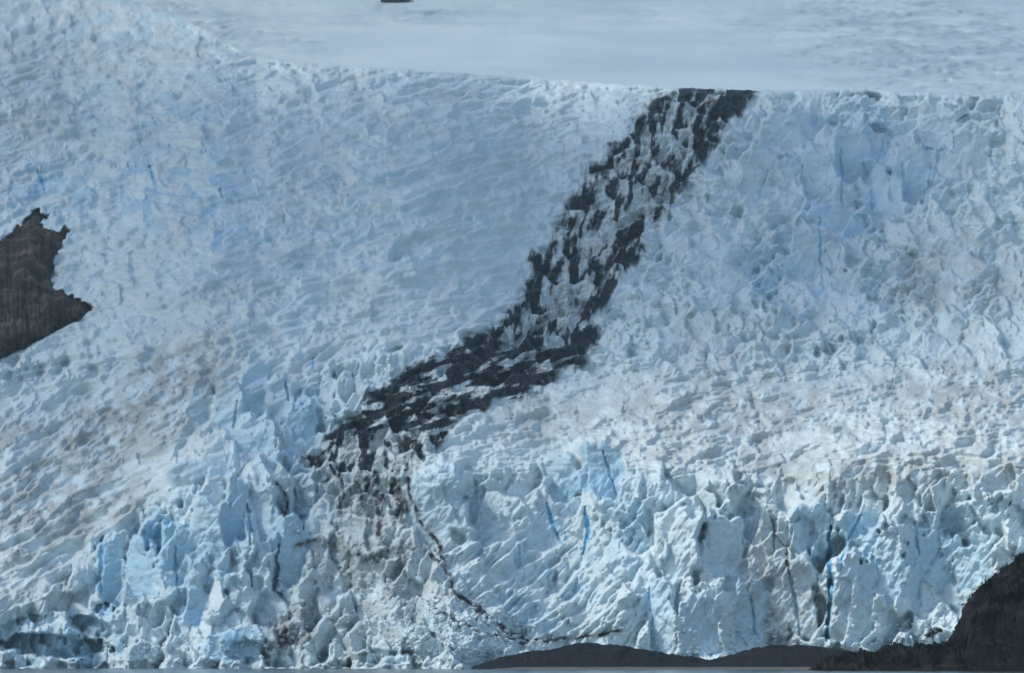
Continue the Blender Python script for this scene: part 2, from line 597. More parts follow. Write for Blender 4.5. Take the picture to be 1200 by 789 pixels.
dl += ledges(z_left_fall, 16, -9, 401, .58) + ledges(z_left_fall, 8.5, -13, 402, .55) + ledges(z_left_fall, 5, -5, 403, .45)
dl += ledges(z_dirty, 19, -30, 411, .42) + ledges(z_dirty, 9, -33, 412, .5) + ledges(z_dirty, 5, -26, 413, .45)
dl += ledges(z_bench, 13, -7, 421, .4) + ledges(z_bench, 7, -4, 422, .5) + ledges(z_bench, 5, -10, 423, .45)
dl += ledges(z_fan, 20, -42, 441, .5) + ledges(z_fan, 10, -50, 442, .55) + ledges(z_fan, 5.5, -36, 443, .4)
dl += ledges(z_left_fall, 38, -11, 404, .25) + ledges(z_dirty, 42, -27, 414, .25) + ledges(z_bench, 30, -9, 424, .2)
dl += ledges(z_right_fall, 24, 8, 431, .1) + ledges(z_right_fall, 10, 14, 432, .12)

# large hand-set faces: (x, y, half width, half height, rotation, depth per px across, per px down, push back, blueness)
FACETS = [
    (512, 594, 34, 43, -14, -.25, .05, -10, .42), (703, 552, 26, 30, 8, .3, -.1, 5, .62), (660, 560, 18, 25, -10, -.3, .1, -2, .4),
    (298, 455, 15, 32, 6, .3, -.05, -6, .45), (268, 478, 17, 28, 4, -.3, 0, -5, .4), (328, 470, 16, 30, 8, -.25, 0, -7, .4), (352, 505, 20, 26, 0, .3, 0, -4, .4),
    (235, 470, 14, 26, 10, .3, 0, -3, .38), (300, 510, 22, 24, 5, -.3, 0, -6, .4), (240, 548, 40, 12, -12, .1, -.2, -5, .35),
    (245, 622, 22, 34, 12, -.35, .1, -7, .48), (275, 598, 14, 40, 6, .45, 0, -4, .55), (312, 600, 14, 30, -8, -.4, 0, -7, .3),
    (205, 650, 17, 38, 5, .3, 0, -5, .5), (165, 668, 16, 34, 3, -.35, 0, -5, .6), (130, 668, 13, 40, 0, .3, 0, 4, .62),
    (340, 655, 18, 32, 20, .4, 0, 5, .62), (228, 712, 11, 24, 10, .45, 0, 3, .75), (280, 755, 40, 18, -10, .1, -.2, -3, .6),
    (1010, 618, 22, 16, 0, .2, -.3, 7, .6), (1035, 660, 30, 40, 0, -.3, .1, -4, .38), (1095, 655, 32, 30, 10, .3, .1, 3, .48), (1140, 665, 22, 24, -10, -.35, .1, -3, .45),
    (1000, 700, 24, 50, 4, .25, .1, -6, .22), (1085, 640, 18, 20, 0, .4, 0, 4, .5), (930, 700, 26, 50, 0, -.2, 0, -4, .15), (880, 720, 18, 38, 0, .3, 0, 2, .45),
    (850, 640, 26, 34, 5, .3, .1, -4, .22), (775, 720, 16, 45, -5, -.5, 0, 5, .40), (820, 735, 24, 35, 0, .3, 0, -3, .35), (800, 640, 18, 40, 10, -.4, 0, -4, .15),
    (985, 258, 34, 14, 20, .4, -.2, 5, .5), (925, 150, 28, 24, 0, .3, .1, -4, .2), (1065, 205, 22, 34, 4, .25, 0, -4, .3), (1100, 150, 24, 26, 10, -.3, 0, -4, .2),
    (1135, 175, 25, 22, 0, .3, 0, -4, .15), (1000, 180, 22, 30, -8, .3, 0, -3, .3), (960, 200, 20, 30, 6, -.35, 0, -4, .25), (1040, 230, 18, 24, 0, -.4, 0, 2, .35),
    (945, 300, 22, 28, 8, .3, 0, -4, .28), (890, 200, 22, 28, 12, .35, 0, -4, .2)]
blue = np.zeros(D.shape)
facet_id = np.zeros(D.shape, np.int32)
fn = 1.2 * fbm(PX / 16, PY / 16, 55, 3)


def window(cx, cy, R):
    """index window of the sheet around a photo position"""
    m = (np.abs(PX - cx) < R) & (np.abs(PY - cy) < R)
    rows, cols = np.where(m.any(1))[0], np.where(m.any(0))[0]
    return (slice(rows[0], rows[-1] + 1), slice(cols[0], cols[-1] + 1))


def ellw(win, cx, cy, rx, ry, rot=0, soft=0.35, p=2):
    c, s = math.cos(math.radians(rot)), math.sin(math.radians(rot))
    x, y = PX[win] - cx, PY[win] - cy
    return 1 - sstep(1 - soft, 1 + soft, (np.abs((x * c + y * s) / rx) ** p + np.abs((-x * s + y * c) / ry) ** p) ** (1 / p))


for i, (cx, cy, rx, ry, rot, tx, ty, off, bl) in enumerate(FACETS):
    W = window(cx, cy, 2 * max(rx, ry) + 6)
    edge = sstep(0.40, 0.56, ellw(W, cx, cy, rx, ry, rot, .5, 4) + 0.38 * fbm(PX[W] / 15, PY[W] / 22, 300 + i, 4))
    tgt = 0.85 * (dbase(np.full(1, float(cx)), np.full(1, float(cy)))[0] - BASE[W]) + tx * (PX[W] - cx) + ty * (PY[W] - cy) + off + fn[W]
    dl[W] = dl[W] * (1 - edge) + (tgt + 0.15 * dl[W]) * edge
    blue[W] = np.maximum(blue[W], .75 * bl * edge)
    facet_id[W] = np.where(edge > 0.5, i + 1, facet_id[W])

# roughness everywhere, coarse and fine
ru = .45 + .55 * np.clip(z_term + z_serac + z_right_fall + z_fan, 0, 1)
dl += 5 * fbm(PX / 90, PY / 70, 21, 2) + ru * (.6 * fbm(PX / 26, PY / 18, 22, 3, .5, True) + .3 * fbm(PX / 7, PY / 6, 23, 2, .6))
dl += z_dirty * 2.2 * fbm((PX * .84 - PY * .54) / 70, (PX * .54 + PY * .84) / 12, 24, 3, .45)
dl += z_left_fall * 1.8 * fbm((PX * .99 - PY * .12) / 70, (PX * .12 + PY * .99) / 13, 25, 3, .45)
dl += z_term * 1.2 * fbm((PX * .85 + PY * .5) / 9, (-PX * .5 + PY * .85) / 34, 26, 3, .55, True)
# ice hangs over only a little: deeper notches than that have slumped and softened
dl = blur(dl, .5)
over = .25 + .8 * z_serac + .8 * z_term + .5 * z_fan + .65 * z_right_fall + .6 * z_mor
stiff = 1 - .75 * np.clip(z_serac + z_term + z_fan + .6 * z_mor + .85 * z_right_fall, 0, 1)
for sig in (1.2, 2.0, 3.0, 4.0):
    D = BASE + dl
    bad = np.zeros(D.shape)
    bad[:-1] = np.maximum(0, D[:-1] - D[1:] - over[:-1])
    bad[1:] = np.maximum(bad[1:], bad[:-1])
    m = np.clip(blur(np.minimum(bad, 6), sig * .8) * 1.6, 0, 1)
    m = m * (1 if sig < 1.5 else stiff)
    dl = dl * (1 - m) + blur(dl, sig) * m

# crevasses and open cracks: (points, half width, depth, darkening, blue)
CRACKS = [
    ([(973, 618), (971, 650), (974, 690), (971, 725), (968, 752)], 3.0, 28, .1, .95),
    ([(922, 640), (925, 670), (932, 700), (938, 745)], 1.8, 9, .15, .3), ([(905, 610), (908, 640), (906, 656)], 1.4, 7, .3, .1),
    ([(706, 528), (712, 550), (722, 580)], 1.4, 8, .1, .7), ([(684, 595), (690, 625), (683, 650)], 2.6, 9, 0, .95), ([(640, 590), (652, 625), (660, 640)], 2.0, 8, 0, .9),
    ([(1008, 605), (990, 640), (985, 670)], 1.6, 7, 0, .8), ([(1072, 612), (1077, 650)], 1.6, 8, 0, .7),
    ([(880, 700), (886, 745)], 1.8, 8, 0, .7), ([(872, 600), (871, 640)], 1.4, 6, 0, .8), ([(760, 690), (765, 735)], 1.5, 7, 0, .7),
    ([(205, 640), (207, 690)], 1.5, 9, .1, .5), ([(290, 590), (294, 640)], 1.8, 10, .2, .6), ([(326, 640), (322, 690), (330, 700)], 2.2, 10, .35, .5), ([(120, 630), (117, 700)], 2.5, 10, 0, .7),
    ([(334, 440), (338, 470)], 1.8, 9, .1, .7), ([(366, 420), (368, 436)], 1.6, 7, 0, .7), ([(278, 470), (272, 520)], 1.5, 8, 0, .4),
    ([(1120, 143), (1134, 134)], 1.5, 8, .35, .3), ([(1058, 190), (1060, 235)], 1.3, 7, 0, .5), ([(1090, 190), (1088, 245)], 1.3, 7, 0, .5), ([(1075, 160), (1082, 175), (1118, 178)], 1.2, 6, 0, .4),
    ([(985, 175), (987, 245)], 1.3, 7, 0, .7), ([(1022, 200), (1035, 175), (1037, 160)], 1.3, 6, 0, .6), ([(1012, 190), (1020, 215)], 1.3, 6, 0, .6), ([(960, 255), (963, 330)], 1.4, 7, 0, .7),
    ([(1117, 155), (1120, 175)], 1.2, 6, 0, .4), ([(900, 200), (888, 235)], 1.2, 6, .1, .3), ([(45, 200), (52, 225)], 2.2, 9, 0, .9), ([(175, 195), (182, 215)], 2.2, 8, 0, .8), ([(258, 215), (260, 232)], 1.3, 6, .3, .2),
    ([(1049, 430), (1040, 470)], 1.2, 5, .1, .1), ([(1165, 430), (1157, 455)], 1.3, 6, .1, .1), ([(330, 245), (334, 262)], 1.2, 6, .3, .1)]
dirt_dark = np.zeros(D.shape)
for pts, hw, dep, dd, bb in CRACKS:
    xs = [p[0] for p in pts]
    ys = [p[1] for p in pts]
    m = (PX > min(xs) - 20) & (PX < max(xs) + 20) & (PY > min(ys) - 20) & (PY < max(ys) + 20)
    X, Y = PX[m], PY[m]
    d, t = polydist(X + 2.2 * fbm(X / 12, Y / 12, 61, 3), Y + 2.2 * fbm(X / 12, Y / 12, 62, 3), pts)
    hw, dep = hw * .8, dep * .38
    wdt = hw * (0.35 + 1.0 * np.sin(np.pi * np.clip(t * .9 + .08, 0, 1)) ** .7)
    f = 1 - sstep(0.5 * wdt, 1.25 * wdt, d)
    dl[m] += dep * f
    dirt_dark[m] = np.maximum(dirt_dark[m], dd * 1.5 * f)
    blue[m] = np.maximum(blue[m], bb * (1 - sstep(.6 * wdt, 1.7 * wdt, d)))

# hollow at the foot on the left, and smaller ones
for cx, cy, rx, ry, rot, dep, bb in ((62, 757, 60, 13, 3, 30, .75), (110, 735, 26, 10, 20, 14, .7), (122, 715, 10, 9, 0, 12, .9), (290, 765, 22, 14, 0, 12, .8), (455, 770, 35, 8, 0, 8, .4), (35, 730, 30, 8, -12, 8, .5)):
    W = window(cx, cy, 2 * max(rx, ry) + 6)
    e = sstep(.3, .65, ellw(W, cx, cy, rx, ry, rot, .6) + .3 * fbm(PX[W] / 14, PY[W] / 10, 77, 3))
    dl[W] += dep * e
    blue[W] = np.maximum(blue[W], .5 * bb * e)

dl += 7 * sstep(773, 781, PY) * np.clip(.4 + 1.5 * fbm(PX / 30, PY / 30, 78, 3), 0, 1.2)
lipfade = sstep(0, 8, PY - LIP[None, :])
leftlip = 1 - sstep(180, 330, PX)
lipfade = lipfade * (1 - leftlip) + leftlip * (.45 + .55 * sstep(10, 110, PY - LIP[None, :]))
D = BASE + blur(dl, 0.45) * (0.2 + 0.8 * lipfade)

# ---- colour of the ice itself: fresh blue ice, surface grime, moraine debris, plus shade put into the top left
n1 = fbm(PX / 46, PY / 40, 31, 3)
n2 = fbm(PX / 15, PY / 15, 32, 3)
HINTS = ((150, 35, 120, 40, 5, .35), (700, 560, 70, 55, 0, .6), (620, 680, 110, 70, 20, .4), (170, 215, 130, 45, -10, .6), (60, 215, 70, 35, 0, .6), (260, 250, 110, 50, 0, .5), (330, 480, 80, 85, 20, .5), (990, 265, 80, 32, 8, .45), (1000, 190, 130, 70, 0, .38), (930, 330, 110, 60, 0, .3),  # first entry: shade tint that dims the sunlit rise at top left
         (690, 640, 100, 70, 20, .5), (300, 640, 150, 70, -20, .5), (1060, 650, 130, 55, 0, .55), (200, 650, 120, 70, 0, .5), (620, 690, 130, 70, 20, .25), (180, 120, 120, 45, 0, .4), (400, 250, 160, 100, 0, .25), (80, 750, 100, 35, 0, .5))


def hint(X, Y):
    b = np.zeros(X.shape, F32)
    for cx, cy, rx, ry, rot, b_ in HINTS:
        c, s = math.cos(math.radians(rot)), math.sin(math.radians(rot))
        b = np.maximum(b, b_ * (1 - sstep(.4, 1.3, np.hypot(((X - cx) * c + (Y - cy) * s) / rx, (-(X - cx) * s + (Y - cy) * c) / ry))))
    return b


for name, w, ids, e, r in layers:
    if name in ('fan', 'right', 'right_mid', 'serac', 'serac_mid', 'term', 'term_mid', 'left_mid'):
        q = 1.0 if 'mid' not in name else .8
        hv_ = .09 + .85 * hint(r[4], r[5])
        blue = np.maximum(blue, q * w * hv_ * np.clip((r[1] - .35) * 2.2 + .5 * n2, 0, 1) * sstep(0, .1, e))
blue = np.clip(blue, 0, 1)
grime_dim = np.zeros(D.shape)
streaks = fbm((PX * .84 - PY * .54) / 80, (PX * .54 + PY * .84) / 14, 34, 4)
for cx, cy, rx, ry, rot, g in ((170, 470, 125, 42, -33, .7), (60, 590, 120, 65, -30, .68), (10, 545, 60, 60, 0, .6), (160, 530, 90, 40, -35, .5), (40, 700, 60, 30, 0, .4), (430, 350, 60, 25, 0, .2), (560, 190, 60, 25, 0, .2),
                           (1120, 330, 90, 60, 0, .45), (1000, 300, 70, 40, 0, .25), (860, 390, 120, 40, 0, .35), (1000, 555, 160, 34, 0, .65), (1130, 480, 110, 60, 0, .62), (850, 490, 180, 60, 0, .58), (650, 490, 90, 30, 0, .5), (910, 670, 50, 60, 10, .5),
                           (930, 720, 40, 40, 0, .65), (430, 680, 100, 90, 0, .6), (340, 745, 30, 35, 20, .85), (880, 190, 50, 14, 20, .35), (1180, 545, 70, 25, 0, .6), (1130, 575, 90, 16, 0, .5), (250, 340, 90, 20, -10, .25), (140, 150, 140, 60, 0, .2), (40, 120, 70, 90, 0, .35), (130, 40, 150, 60, 0, .3), (620, 540, 100, 30, 0, .2)):  # the patch at the top-left lip is shade put in to dim sunlit ice
    grime_dim = np.maximum(grime_dim, g * np.clip(ell(cx, cy, rx, ry, rot, .8) * (.75 + .8 * n2 + .9 * streaks * z_dirty + .4 * n1), 0, 1))
grime_dim = np.maximum(grime_dim, .16 * np.clip(.5 + n2 + n1, 0, 1))

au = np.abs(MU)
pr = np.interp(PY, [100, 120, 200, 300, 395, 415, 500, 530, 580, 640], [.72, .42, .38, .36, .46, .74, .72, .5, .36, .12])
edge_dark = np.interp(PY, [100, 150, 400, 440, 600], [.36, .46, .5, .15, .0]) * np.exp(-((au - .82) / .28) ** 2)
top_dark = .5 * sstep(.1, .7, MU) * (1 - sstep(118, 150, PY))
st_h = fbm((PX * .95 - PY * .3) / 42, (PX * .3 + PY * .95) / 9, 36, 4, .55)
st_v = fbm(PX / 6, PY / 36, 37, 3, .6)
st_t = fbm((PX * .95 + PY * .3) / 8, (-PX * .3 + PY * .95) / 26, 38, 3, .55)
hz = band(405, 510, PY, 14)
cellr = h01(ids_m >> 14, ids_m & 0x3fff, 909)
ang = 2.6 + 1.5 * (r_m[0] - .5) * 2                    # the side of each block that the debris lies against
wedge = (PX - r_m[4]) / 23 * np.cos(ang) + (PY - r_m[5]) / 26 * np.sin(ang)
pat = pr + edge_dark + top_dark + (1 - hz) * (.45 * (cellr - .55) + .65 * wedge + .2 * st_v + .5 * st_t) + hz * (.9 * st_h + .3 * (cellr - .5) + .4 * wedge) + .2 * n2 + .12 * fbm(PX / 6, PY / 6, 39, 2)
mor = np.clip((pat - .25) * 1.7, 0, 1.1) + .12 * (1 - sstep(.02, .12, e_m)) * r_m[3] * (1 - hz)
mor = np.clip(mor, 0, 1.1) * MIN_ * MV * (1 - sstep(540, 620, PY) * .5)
dirt_dark = np.maximum(dirt_dark, mor)
grime_dim = np.maximum(grime_dim, .6 * MIN_ * MV * np.clip(.75 + .5 * st_v + .4 * n2, 0, 1))
# thin dirt bands folded into the lower ice
for pts, hw, dd in (([(478, 560), (484, 592), (497, 618), (515, 640), (522, 662)], 2.2, .75), ([(505, 650), (525, 672), (530, 690), (560, 714), (598, 742), (628, 752), (672, 750), (730, 738)], 1.9, .78), ([(506, 713), (540, 730), (565, 742), (600, 750), (622, 756)], 1.6, .75),
                    ([(540, 700), (566, 722), (600, 745)], 1.6, .8), ([(392, 640), (430, 655), (480, 640)], 5, .55),
                    ([(355, 535), (372, 540), (390, 520)], 2.5, .8), ([(385, 545), (400, 560), (404, 590)], 2.0, .8), ([(325, 565), (336, 585), (334, 605)], 1.6, .8), ([(440, 560), (444, 625)], 4, .7), ([(465, 560), (470, 610)], 3.5, .75), ([(418, 555), (425, 600)], 3, .6), ([(348, 640), (375, 632), (400, 645)], 3, .6),
                    ([(900, 600), (908, 625), (918, 640)], 1.5, .6), ([(921, 650), (925, 672)], 1.2, .8)):
    xs = [p[0] for p in pts]
    ys = [p[1] for p in pts]
    m = (PX > min(xs) - 22) & (PX < max(xs) + 22) & (PY > min(ys) - 22) & (PY < max(ys) + 22)
    X, Y = PX[m], PY[m]
    d, t = polydist(X + 3 * fbm(X / 14, Y / 14, 65, 3), Y + 3 * fbm(X / 14, Y / 14, 66, 3), pts)
    f = dd * (1 - sstep(.4 * hw, 1.8 * hw, d)) * np.clip(.85 + .9 * fbm(X / 9, Y / 9, 67, 3), 0, 1.1)
    dirt_dark[m] = np.maximum(dirt_dark[m], f)
    grime_dim[m] = np.maximum(grime_dim[m], .6 * (1 - sstep(.6 * hw, 4 * hw, d)))
# scattered specks of debris over the fan below the moraine
fan = ell(430, 665, 90, 60, 10, .7) + .6 * ell(520, 690, 40, 60, -30, .7)
sp = fbm(PX / 7, PY / 7, 68, 3, .6)
dirt_dark = np.maximum(dirt_dark, np.clip((sp - .2) * 1.4, 0, 1) * np.clip(fan, 0, 1) * .4)
dirt_dark = np.maximum(dirt_dark, .8 * ell(337, 748, 13, 14, 20, .7) * np.clip(.6 + sp, 0, 1))

# ---- the rock cliff on the left shows where the ice is missing
ROCK = [(-280, 230), (-130, 270), (-60, 300), (0, 288), (12, 274), (26, 262), (40, 247), (53, 251), (48, 264), (62, 270), (80, 266), (75, 282), (64, 298), (60, 322), (62, 338), (80, 344), (96, 354), (110, 361),
        (84, 379), (50, 396), (20, 410), (0, 421), (-60, 452), (-130, 480), (-280, 520)]
rx_ = PX + 6 * fbm(PX / 12, PY / 12, 81, 3, .6) * (PY < 355)
ry_ = PY + 6 * fbm(PX / 12, PY / 12, 82, 3, .6) * (PX + (PY - 250) < 190)
rx_ = rx_ + 2.6 * fbm(PX / 9, PY / 9, 87, 2, .5) * (PY < 365)
ry_ = ry_ + 2.6 * fbm(PX / 9, PY / 9, 88, 2, .5) * (PY < 365)
RM = inside(rx_, ry_, ROCK).astype(float)
RMs = blur(RM, .8)
CLIFF_D = BASE.copy()
rock_front = float(dbase(np.array([40.]), np.array([400.]))[0])
# a steep face: from its foot line upward
foot = np.interp(px1, [-130, 0, 50, 84, 110, 160], [482, 421, 396, 379, 361, 340])
fd = dbase(px1, foot)
rockD = BASE + 6 - 60 * np.clip(blur(RM, 15) - .35, 0, 1) + 12 * fbm(PX / 15, PY / 90, 84, 4, .55) + 4 * fbm(PX / 22, PY / 22, 85, 4, .55, True) + 8 * fbm(PX / 40, PY / 70, 86, 2)
D = D + RMs * np.maximum(0, rockD + 12 - D)            # the ice bed lies behind the cliff here

# ------------------------------------------------------------------ build the glacier sheet and its seracs
ax, tz = ray(PX, PY)
CO = np.stack([ax * D, D, CAM_H + tz * D], -1).reshape(-1, 3)
# the back of the lip falls away behind the crest
back = []
bd, bx = D[-1], ax[-1]
for k_, (dy, dz) in enumerate(((25, -6), (90, -40), (260, -140))):
    back.append(np.stack([bx * bd, bd + dy, CAM_H + tz[-1] * bd + dz], -1))
Q = grid_quads(NR, len(px1))
nc = len(px1)
firn = np.clip(.5 * z_bench + .3 * z_term + .45 * z_fan + .3 * z_dirty + .6 * z_left_fall * np.clip(.6 + n1, 0, 1) + .2 * z_right_fall + .5 * np.clip(n2 + .4 * n1, 0, 1) * (z_term + z_serac + z_right_fall), 0, 1)
ATT = {'firn': firn.ravel(), 'dirt_dark': dirt_dark.ravel(), 'blue': blue.ravel(), 'grime_dim': grime_dim.ravel()}
# choose the blocks that stand out most as seracs of their own
cid = -np.ones((NR - 1, nc - 1), np.int64)
base_id = 0
cnt_faces = []
vis = (PX[:-1, :-1] > 2) & (PX[:-1, :-1] < 1196) & (PY[:-1, :-1] < 778) & (PY[:-1, :-1] > 30) & (RMs[:-1, :-1] < .02)
for name, w, ids, e, r in layers:
    if name not in ('left', 'right', 'serac', 'term', 'moraine', 'bench'):
        continue
    sel = (w[:-1, :-1] > .6) & vis & (facet_id[:-1, :-1] == 0)
    u, inv = np.unique(ids[:-1, :-1], return_inverse=True)
    cid = np.where(sel, inv.reshape(cid.shape) + base_id, cid)
    base_id += len(u)
fsel = (facet_id[:-1, :-1] > 0) & vis
cid = np.where(fsel, facet_id[:-1, :-1] + base_id, cid)
flat = cid.ravel()
u, inv, cnts = np.unique(flat, return_inverse=True, return_counts=True)
is_facet = u > base_id
relief = np.zeros(len(u))
dfl = (dl[:-1, :-1]).ravel()
mean = np.bincount(inv, dfl, len(u)) / cnts
var = np.bincount(inv, dfl ** 2, len(u)) / cnts - mean ** 2
score = cnts * (1 + .12 * np.sqrt(np.maximum(var, 0)))
score[u < 0] = -1
score[is_facet] *= 1e6
score[cnts < 110] = -1
pick = np.argsort(-score)[:296]
pick = pick[score[pick] > 0]
keep = np.ones(len(flat), bool)
QF = Q.reshape(-1, 4)
glacier_q = np.isin(inv, pick, invert=True)
nb = len(back)
co_all = np.concatenate([CO] + back)
ext_q = grid_quads(nb + 1, nc).reshape(-1, 4) + (NR - 1) * nc
att_all = {k: np.concatenate([a] + [a[-nc:]] * nb) for k, a in ATT.items()}
gq = np.concatenate([QF[glacier_q], ext_q])
glacier = link('glacier', mesh_np('glacier', co_all, gq, att_all), ICE)
tag(glacier, 'broken blue white glacier tumbling down to the water with a dark moraine stripe', 'glacier', kind='structure')
order = np.argsort(inv, kind='stable')
starts = np.searchsorted(inv[order], np.arange(len(u) + 1))
SERAC_LABELS = {1: 'broad smooth pale blue ice face right of the lower moraine', 2: 'tall bright blue ice wall above the crinkled fan',
                11: 'tall pale blue ice tower in the middle of the left front', 16: 'blue ice pillar at the left end of the serac row', 18: 'small deep blue ice slab low on the left front'}
for i in pick:
    f = order[starts[i]:starts[i + 1]]
    so = link('serac', sub_mesh('serac', CO, QF[f], ATT), ICE, glacier)
    if int(u[i]) - base_id in SERAC_LABELS:
        so['label'] = SERAC_LABELS[int(u[i]) - base_id]
print('seracs', len(pick), 'verts', len(co_all))


def surf(px, py, lift=0.0):
    """point on the finished ice at a photo position"""
    lip = np.interp(px, px1, LIP)
    r = int(round(np.clip((py - 802) / (lip - 802), 0, 1) * (NR - 1)))
    c = int(np.clip(round((px - px1[0]) / SX), 0, nc - 1))
    p = CO[r * nc + c]
    return Vector((p[0], p[1], p[2] + lift))


# ------------------------------------------------------------------ rock cliff at the left
c1 = int(np.searchsorted(px1, 150))
r0 = int((802 - 530) / (802 - 18) * (NR - 1))
r1 = int((802 - 225) / (802 - 26) * (NR - 1))
sub = (slice(r0, r1), slice(0, c1))
rd = rockD[sub] + (1 - sstep(.3, .6, RMs[sub])) * 40
rd = np.where(RMs[sub] > .45, np.minimum(rd, D[sub] - 1.0), np.maximum(rd, D[sub] + 5))
ra, rt = ax[sub], tz[sub]
rco = np.stack([ra * rd, rd, CAM_H + rt * rd], -1).reshape(-1, 3)
rq = grid_quads(*rd.shape)
km = blur(RM, 5)[sub][:-1, :-1] > .02
rock = link('rock_outcrop', sub_mesh('rock_outcrop', rco, rq[km], {}), CLIFF)
tag(rock, 'bare brown grey rock cliff breaking through the ice at the left edge', 'rock')

# ------------------------------------------------------------------ snowfield above the icefall
sx1 = np.arange(-420, 1621, 2.8)
sy1 = np.arange(150, -75, -1.05)
SXX, SYY = np.meshgrid(sx1, sy1)
_, st = ray(SXX, SYY)
sd0 = 3150.0
s_sl = 0.42 + 0.0 * st
SD = np.zeros(SXX.shape)
SD[0] = sd0
for r in range(1, len(sy1)):
    sl = 0.40 + 0.10 * sstep(40, -20, np.full(SXX.shape[1], sy1[r]))
    SD[r] = SD[r - 1] * (1 + (st[r] - st[r - 1]) / (sl - st[r]))


def ell2(cx, cy, rx, ry, rot=0, soft=.7):
    c, s = math.cos(math.radians(rot)), math.sin(math.radians(rot))
    x, y = SXX - cx, SYY - cy
    return 1 - sstep(1 - soft, 1 + soft, np.hypot((x * c + y * s) / rx, (-x * s + y * c) / ry))


sn = fbm(SXX / 60, SYY / 9, 91, 4, .6)
rg = np.zeros(SXX.shape)
for cx, cy, rx, ry, rot, a in ((1100, 55, 190, 55, 8, 1.0), (1060, 15, 110, 16, 0, .8), (150, 40, 200, 45, 4, 1.0), (480, 18, 120, 14, 0, .55), (930, 20, 130, 22, -5, .45), (720, 18, 150, 16, 0, .3), (20, 10, 120, 25, 0, .5), (350, 12, 60, 20, 10, .4)):
    rg = np.maximum(rg, a * ell2(cx, cy, rx, ry, rot))
rg = np.clip(rg * (.8 + .9 * sn), 0, 1)
SD = SD + rg * (18 * fbm(SXX / 34, SYY / 8, 92, 4, .55, True) + 9 * fbm(SXX / 13, SYY / 5, 93, 3, .5)) + 10 * fbm(SXX / 150, SYY / 20, 94, 3) + 5 * fbm(SXX / 22, SYY / 4, 95, 3, .55, True) * np.clip(fbm(SXX / 130, SYY / 16, 96, 2), 0, 1)
for r in range(1, len(sy1)):
    SD[r] = np.maximum(SD[r], SD[r - 1] + 2.2)
sa, st = ray(SXX, SYY)
sco = np.stack([sa * SD, SD, CAM_H + st * SD], -1).reshape(-1, 3)
snow = link('snowfield', mesh_np('snowfield', sco, grid_quads(*SD.shape).reshape(-1, 4), {'grime_dim': rg.ravel()}), SNOW)
tag(snow, 'smooth pale snowfield rising behind the top of the icefall', 'snowfield', kind='structure')


# ------------------------------------------------------------------ loose pieces: stones, ice rubble, floes
def lump(seed, n=1):
    """a rough stone of 20 or 80 triangles, about 1 m across"""
    import bmesh
    bm = bmesh.new()
    bmesh.ops.create_icosphere(bm, subdivisions=n, radius=.5)
    rr = random.Random(seed)
    for w in bm.verts:
        w.co *= rr.uniform(.65, 1.3)
    vs = np.array([w.co[:] for w in bm.verts])
    fs = np.array([[w.index for w in f.verts] for f in bm.faces])
    bm.free()
    return vs, fs


LUMPS = [lump(i) for i in range(8)]


def heap(name, pts, sizes, mat, squash=(1, 1, .8)):
    V, Fc, o = [], [], 0
    for i, (p, s) in enumerate(zip(pts, sizes)):
        vs, fs = LUMPS[i % 8]
        a = random.uniform(0, 6.28)
        R = np.array([[math.cos(a), -math.sin(a), 0], [math.sin(a), math.cos(a), 0], [0, 0, 1]])
        V.append(vs @ R.T * s * np.array(squash) + np.array(p))
        Fc.append(fs + o)
        o += len(vs)
    return link(name, mesh_np(name, np.concatenate(V), np.concatenate(Fc), smooth=False), mat)


def scatter(weight, n):
    w = np.clip(weight, 0, None).ravel().copy()
    w[(PX.ravel() < -40) | (PX.ravel() > 1240)] = 0
    c = np.cumsum(w)
    return np.minimum(np.searchsorted(c, RNG.random(n) * c[-1]), len(c) - 1)


idx = scatter((dirt_dark > .55) * MOR, 500)
deb = heap('moraine_debris', CO[idx] + np.array([0, -.3, .2]), 1.0 + 1.8 * RNG.random(len(idx)) ** 3, DEBRIS)
tag(deb, 'dark stones strewn along the moraine stripe between the ice blocks', 'debris', kind='stuff')
rub = ell(545, 745, 70, 30, 10, .6) + .12 * ell(400, 730, 110, 50, 0, .6) + .25 * ell(850, 760, 100, 20, 0, .6) + .3 * ell(1070, 745, 60, 25, 0, .6) + .2 * ell(220, 765, 90, 15, 0, .6)
idx = scatter(np.clip(rub, 0, 1) * (PY < 781), 1500)
rb = heap('ice_rubble', CO[idx] + np.array([0, -.4, .2]), 1.0 + 3.4 * RNG.random(len(idx)) ** 2, RUBBLE)
tag(rb, 'crumbled white ice rubble heaped at the foot of the glacier', 'ice rubble', kind='stuff')

# ------------------------------------------------------------------ water, shore, mounds
wat = link('water', mesh_np('water', np.array([(-2300, -60, 0), (2300, -60, 0), (2300, 1720, 0), (-2300, 1720, 0)], float), np.array([[0, 1, 2, 3]])), WATER)
tag(wat, 'grey fjord water below the glacier', 'water', kind='structure')


